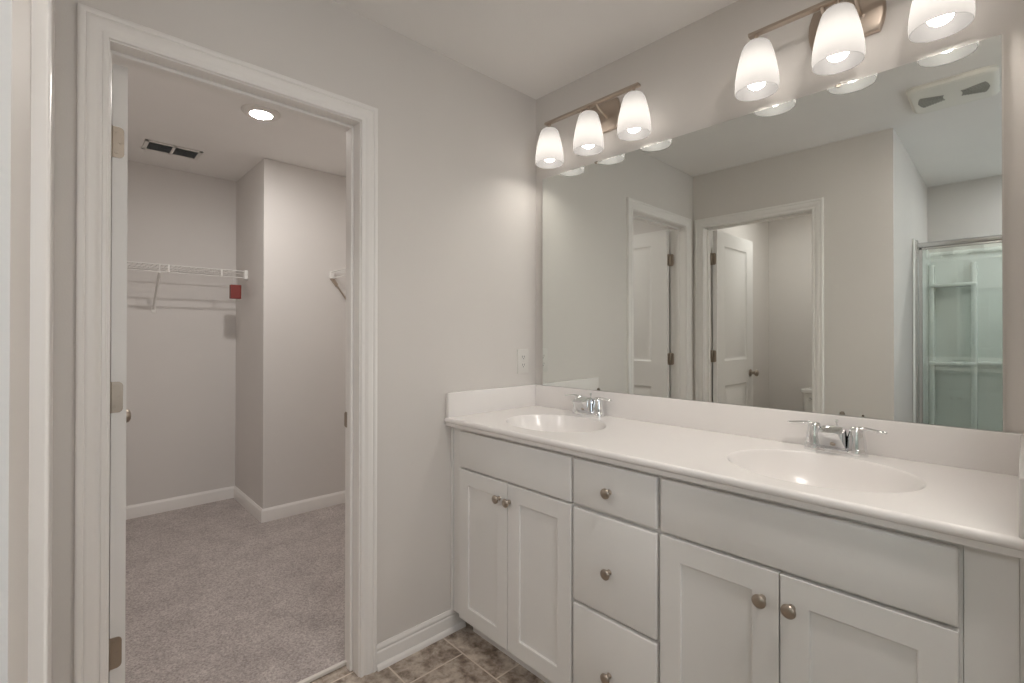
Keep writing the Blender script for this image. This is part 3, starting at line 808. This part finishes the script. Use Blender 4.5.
def wire_shelf_side():
    yb, yf, x0, x1, zt, zl = -0.003, -0.292, XC2 + 0.004, -0.30, 1.716, 1.672
    r = tag(root('wire_shelf', (-1.05, -0.15, zt)), 'white wire shelf whose end shows past the closet door jamb', 'shelf', 'wire shelves in the closet')
    b = BM()
    n = int((x1 - x0 - 0.02) / 0.0254)
    for k in range(n + 1):
        x = x0 + 0.012 + k * 0.0254
        tube(b, [(x, yb, zt), (x, yf, zt)], 0.0015, 6)
    link('deck_wires', b, M['wire'], r, smooth=60)
    b = BM()
    for y in (yb - 0.004, (yb + yf) / 2): tube(b, [(x0, y, zt - 0.003), (x1, y, zt - 0.003)], 0.0028, 6)
    link('cross_wire', b, M['wire'], r, smooth=60)
    b = BM()
    tube(b, [(x0, yf, zt), (x1, yf, zt)], 0.0034, 8); tube(b, [(x0, yf, zl), (x1, yf, zl)], 0.0034, 8)
    link('front_rail', b, M['wire'], r, smooth=60)
    b = BM(); box(b, (x0 - 0.0035, yf - 0.012, zl - 0.004), (x0 + 0.016, yf + 0.024, zt + 0.006), 0.004); link('end_bracket', b, M['wire'], r)
    b = BM()
    loft(b, [[(x, yf - 0.006, 1.668), (x, yf + 0.022, 1.668), (x, yf + 0.050, 1.630), (x, yf + 0.036, 1.612)] for x in (x0 - 0.003, x0 + 0.012)])
    tube(b, [(x0 + 0.006, yf + 0.040, 1.625), (x0 + 0.006, -0.012, 1.300), (x0 + 0.006, -0.004, 1.290)], 0.0055, 8)
    link('brace', b, M['fixture'], r, smooth=40, label='grey clip and slanted brace')
    return r
wire_shelf_side()

t = tag(root('hanging_tag', (-2.175, -0.821, 1.513)), 'small red folded tag hanging under the end of the closet wire shelf', 'tag')
b = BM()
loft(b, [[(-2.205, -0.852, z), (-2.150, -0.856, z), (-2.146, -0.800, z), (-2.150, -0.790, z), (-2.205, -0.786, z)] for z in (1.515, 1.612)])
link('card', b, M['red'], t)
b = BM()
for y in (-0.832, -0.812): tube(b, [(-2.176, y, 1.610), (-2.176, y, 1.655), (-2.1755, y, 1.6715), (-2.168, y, 1.6722)], 0.0016, 6)
link('hook', b, M['wire'], t, smooth=60)

def disc_light(cx, cy, R, mat, lab, group=None, lens=0.68):
    r = tag(root('ceiling_light', (cx, cy, H)), lab, 'ceiling light', group)
    b = BM(); lathe(b, [(R * lens, 0.0150), (R * (lens + 0.03), 0.0175), (R * 0.80, 0.0180), (R * 0.93, 0.014), (R, 0.006), (R, 0.0003), (0, 0.0003)], (cx, cy, H), (0, 0, -1), 48); link('trim_ring', b, M['plastic'], r, smooth=40)
    b = BM(); lathe(b, [(R * lens, 0.0160), (R * lens * 0.7, 0.0185), (R * lens * 0.35, 0.0195), (0, 0.0198)], (cx, cy, H), (0, 0, -1), 48); link('lens', b, mat, r, smooth=60)
    return r
disc_light(-1.095, -0.962, 0.0930, M['closet_led'], 'round white disc light glowing on the closet ceiling', lens=0.56)
disc_light(1.785, -0.88, 0.1400, M['bath_fill'], 'unseen round disc light added on the bathroom ceiling to brighten the room')
disc_light(2.10, -2.98, 0.0930, M['shower_fill'], 'unseen round disc light added on the ceiling above the shower stall')
disc_light(0.55, -2.62, 0.0930, M['toilet_fill'], 'unseen round disc light added on the toilet room ceiling')

v = tag(root('ceiling_vent', (-2.046, -1.212, H)), 'white two section air vent in the closet ceiling', 'vent')
vx0, vx1, vy0, vy1 = -2.142, -1.950, -1.362, -1.062
b = BM()
for lo, hi in (((vx0, vy0), (vx1, vy0 + 0.022)), ((vx0, vy1 - 0.022), (vx1, vy1)), ((vx0, vy0), (vx0 + 0.022, vy1)), ((vx1 - 0.022, vy0), (vx1, vy1)), ((vx0, (vy0 + vy1) / 2 - 0.008), (vx1, (vy0 + vy1) / 2 + 0.008))):
    box(b, (lo[0], lo[1], H - 0.008), (hi[0], hi[1], H - 0.0003), 0.002)
link('frame', b, M['plastic'], v)
b = BM(); box(b, (vx0 + 0.02, vy0 + 0.02, H - 0.0012), (vx1 - 0.02, vy1 - 0.02, H - 0.0004)); link('duct_opening', b, M['duct'], v)
b = BM()
for k in range(9):
    x = vx0 + 0.024 + k * 0.0153
    loft(b, [[(x, y, H - 0.0015), (x + 0.0012, y, H - 0.0015), (x + 0.0085, y, H - 0.0075), (x + 0.0073, y, H - 0.0075)] for y in (vy0 + 0.02, vy1 - 0.02)])
link('louvres', b, M['louvre'], v)

# ------------------------------------------------------------------ exhaust fan over the bathroom
fx, fy = 1.462, -1.440
f = tag(root('exhaust_fan', (fx, fy, H)), 'rounded white exhaust fan cover with two wedge grilles, seen in the mirror', 'exhaust fan')
b = BM()
loft(b, [[(x, y, H - z) for x, y in rrect(fx, fy, 0.318 * k, 0.350 * k2, 0.040 * k, 8)] for z, k, k2 in ((0.0005, 1, 1), (0.012, 1, 1), (0.020, 0.965, 0.97), (0.024, 0.90, 0.91), (0.0245, 0.80, 0.82))])
link('cover', b, M['fan'], f, smooth=35)
for s in (-1, 1):
    b = BM()
    def wedge(a0, a1, r0, r1, z0, z1):
        A = [a0 + (a1 - a0) * k / 8 for k in range(9)]
        pts = [(r0 * math.cos(a) - 0.050, r0 * math.sin(a)) for a in A] + [(r1 * math.cos(a) - 0.050, r1 * math.sin(a)) for a in reversed(A)]
        loft(b, [[(fx + s * p, fy + q, H - z) for p, q in pts] for z in (z0, z1)])
    wedge(-0.39, 0.39, 0.085, 0.178, 0.0242, 0.0250)
    g = link('grille', b, M['grille'], f)
    b = BM()
    for k in range(8):
        r0 = 0.087 + k * 0.0115
        wedge(-0.39, 0.39, r0, r0 + 0.0045, 0.0249, 0.0272)
    wedge(-0.018, 0.018, 0.084, 0.179, 0.0249, 0.0275)
    link('slats', b, M['grille'], g)

# ------------------------------------------------------------------ toilet (seen through the mirror)
tx = 0.555
t = tag(root('toilet', (tx, -3.05, 0)), 'white toilet in the toilet room, its tank seen in the mirror', 'toilet')
b = BM()
loft(b, [[(x, y, z) for x, y in rrect(tx, -3.295 + o, w, d, 0.030, 6)] for z, w, d, o in ((0.385, 0.380, 0.165, 0.0), (0.40, 0.395, 0.175, 0.0), (0.60, 0.425, 0.187, 0.002), (0.722, 0.432, 0.190, 0.002))])
link('tank', b, M['ceramic'], t, smooth=40)
b = BM()
loft(b, [[(x, y, z) for x, y in rrect(tx, -3.291, w, d, 0.032, 6)] for z, w, d in ((0.7225, 0.445, 0.205), (0.728, 0.458, 0.216), (0.752, 0.458, 0.216), (0.759, 0.450, 0.208), (0.762, 0.430, 0.190))])
link('tank_lid', b, M['ceramic'], t, smooth=40)
b = BM(); lathe(b, [(0, 0), (0.013, 0), (0.013, 0.006), (0.008, 0.012), (0, 0.013)], (tx - 0.15, -3.198, 0.675), (0, 1, 0), 16); tube(b, [(tx - 0.15, -3.188, 0.675), (tx - 0.115, -3.184, 0.672), (tx - 0.075, -3.184, 0.668)], 0.005, 8); link('flush_lever', b, M['chrome'], t, smooth=40)
b = BM()
loft(b, [[(x, y, z) for x, y in ell(tx, cy, a, c_, 40, 2.3)] for z, cy, a, c_ in ((0.0, -3.02, 0.115, 0.230), (0.03, -3.02, 0.110, 0.222), (0.12, -3.00, 0.100, 0.195), (0.20, -2.97, 0.118, 0.215), (0.28, -2.94, 0.155, 0.245), (0.345, -2.93, 0.178, 0.258), (0.385, -2.93, 0.184, 0.262), (0.398, -2.93, 0.178, 0.256))])
box(b, (tx - 0.105, -3.375, 0.20), (tx + 0.105, -3.12, 0.384), 0.03, 3)
link('bowl', b, M['ceramic'], t, smooth=50)
b = BM()
loft(b, [[(x, y, z) for x, y in ell(tx, -2.935, a, c_, 40, 2.3)] for z, a, c_ in ((0.399, 0.182, 0.255), (0.412, 0.186, 0.260), (0.418, 0.184, 0.258))])
link('seat', b, M['plastic'], t, smooth=40)
b = BM()
loft(b, [[(x, y, z) for x, y in ell(tx, -2.940, a, c_, 40, 2.3)] for z, a, c_ in ((0.4185, 0.184, 0.252), (0.432, 0.182, 0.250), (0.438, 0.165, 0.232))])
box(b, (tx - 0.09, -3.185, 0.405), (tx + 0.09, -3.150, 0.432), 0.006)
link('seat_lid', b, M['plastic'], t, smooth=40)

# ------------------------------------------------------------------ shower stall and its glass doors
SX0, SX1, SY = XE + 0.002, XB - 0.002, -2.550
s = tag(root('shower_stall', (1.97, -2.97, 0)), 'white fibreglass shower stall with moulded shelves behind the glass', 'shower')
ZS = 1.905
b = BM()
box(b, (SX0, SY - 0.045, 0), (SX1, SY + 0.045, 0.145), 0.012, 3); box(b, (SX0, YB + 0.002, 0), (SX1, SY, 0.055), 0.005)
link('shower_pan', b, M['fiberglass'], s, smooth=40)
b = BM()
box(b, (SX0, YB + 0.002, 0.05), (SX1, YB + 0.018, ZS), 0.004)
box(b, (SX0, YB + 0.015, ZS - 0.03), (SX1, YB + 0.034, ZS), 0.006)
link('back_panel', b, M['fiberglass'], s, smooth=40)
for xa, xb in ((SX0, SX0 + 0.014), (SX1 - 0.014, SX1)):
    b = BM(); box(b, (xa, YB + 0.002, 0.05), (xb, SY + 0.04, ZS), 0.004); link('side_panel', b, M['fiberglass'], s, smooth=40)
# moulded shelf tower and ledge
b = BM()
box(b, (SX0 + 0.012, YB + 0.015, 1.010), (1.480, YB + 0.115, 1.040), 0.010, 3)
box(b, (SX0 + 0.012, YB + 0.015, 1.620), (1.480, YB + 0.115, 1.648), 0.010, 3)
box(b, (SX0 + 0.012, YB + 0.015, 0.05), (SX0 + 0.045, YB + 0.105, 1.80), 0.012, 3)
box(b, (1.445, YB + 0.015, 0.05), (1.478, YB + 0.105, 1.80), 0.012, 3)
link('shelf_tower', b, M['fiberglass'], s, smooth=40)
b = BM(); box(b, (1.478, YB + 0.015, 1.020), (SX1 - 0.012, YB + 0.075, 1.046), 0.010, 3); link('ledge', b, M['fiberglass'], s, smooth=40)

e = tag(root('shower_door', (1.97, SY, 0.145)), 'sliding glass shower doors in a silver metal frame', 'shower door')
b = BM(); box(b, (SX0, SY - 0.022, 1.838), (SX1, SY + 0.022, 1.872), 0.010, 4); link('header_rail', b, M['frame'], e, smooth=50)
for x0, x1 in ((SX0, SX0 + 0.026), (SX1 - 0.026, SX1)):
    b = BM(); box(b, (x0, SY - 0.026, 0.146), (x1, SY + 0.026, 1.893), 0.003); link('side_jamb', b, M['frame'], e)
b = BM(); box(b, (SX0 + 0.026, SY - 0.026, 0.146), (SX1 - 0.026, SY + 0.026, 0.170), 0.003); link('bottom_track', b, M['frame'], e)
for y, x0, x1 in ((SY + 0.011, SX0 + 0.030, 2.03), (SY - 0.011, 1.93, SX1 - 0.030)):
    b = BM(); box(b, (x0 + 0.018, y - 0.003, 0.190), (x1 - 0.018, y + 0.003, 1.825)); p = link('glass_panel', b, M['shower_glass'], e, label='pale green tinted glass')
    b = BM()
    box(b, (x0, y - 0.008, 0.172), (x0 + 0.020, y + 0.008, 1.838), 0.003); box(b, (x1 - 0.020, y - 0.008, 0.172), (x1, y + 0.008, 1.838), 0.003)
    box(b, (x0, y - 0.008, 0.172), (x1, y + 0.008, 0.192), 0.003); box(b, (x0, y - 0.008, 1.822), (x1, y + 0.008, 1.838), 0.003)
    link('panel_frame', b, M['frame'], p)
b = BM(); tube(b, [(1.66, SY + 0.020, 1.27), (1.66, SY + 0.052, 1.27), (1.95, SY + 0.052, 1.27), (1.95, SY + 0.020, 1.27)], 0.008, 10); link('towel_bar', b, M['fixture'], e, smooth=40)
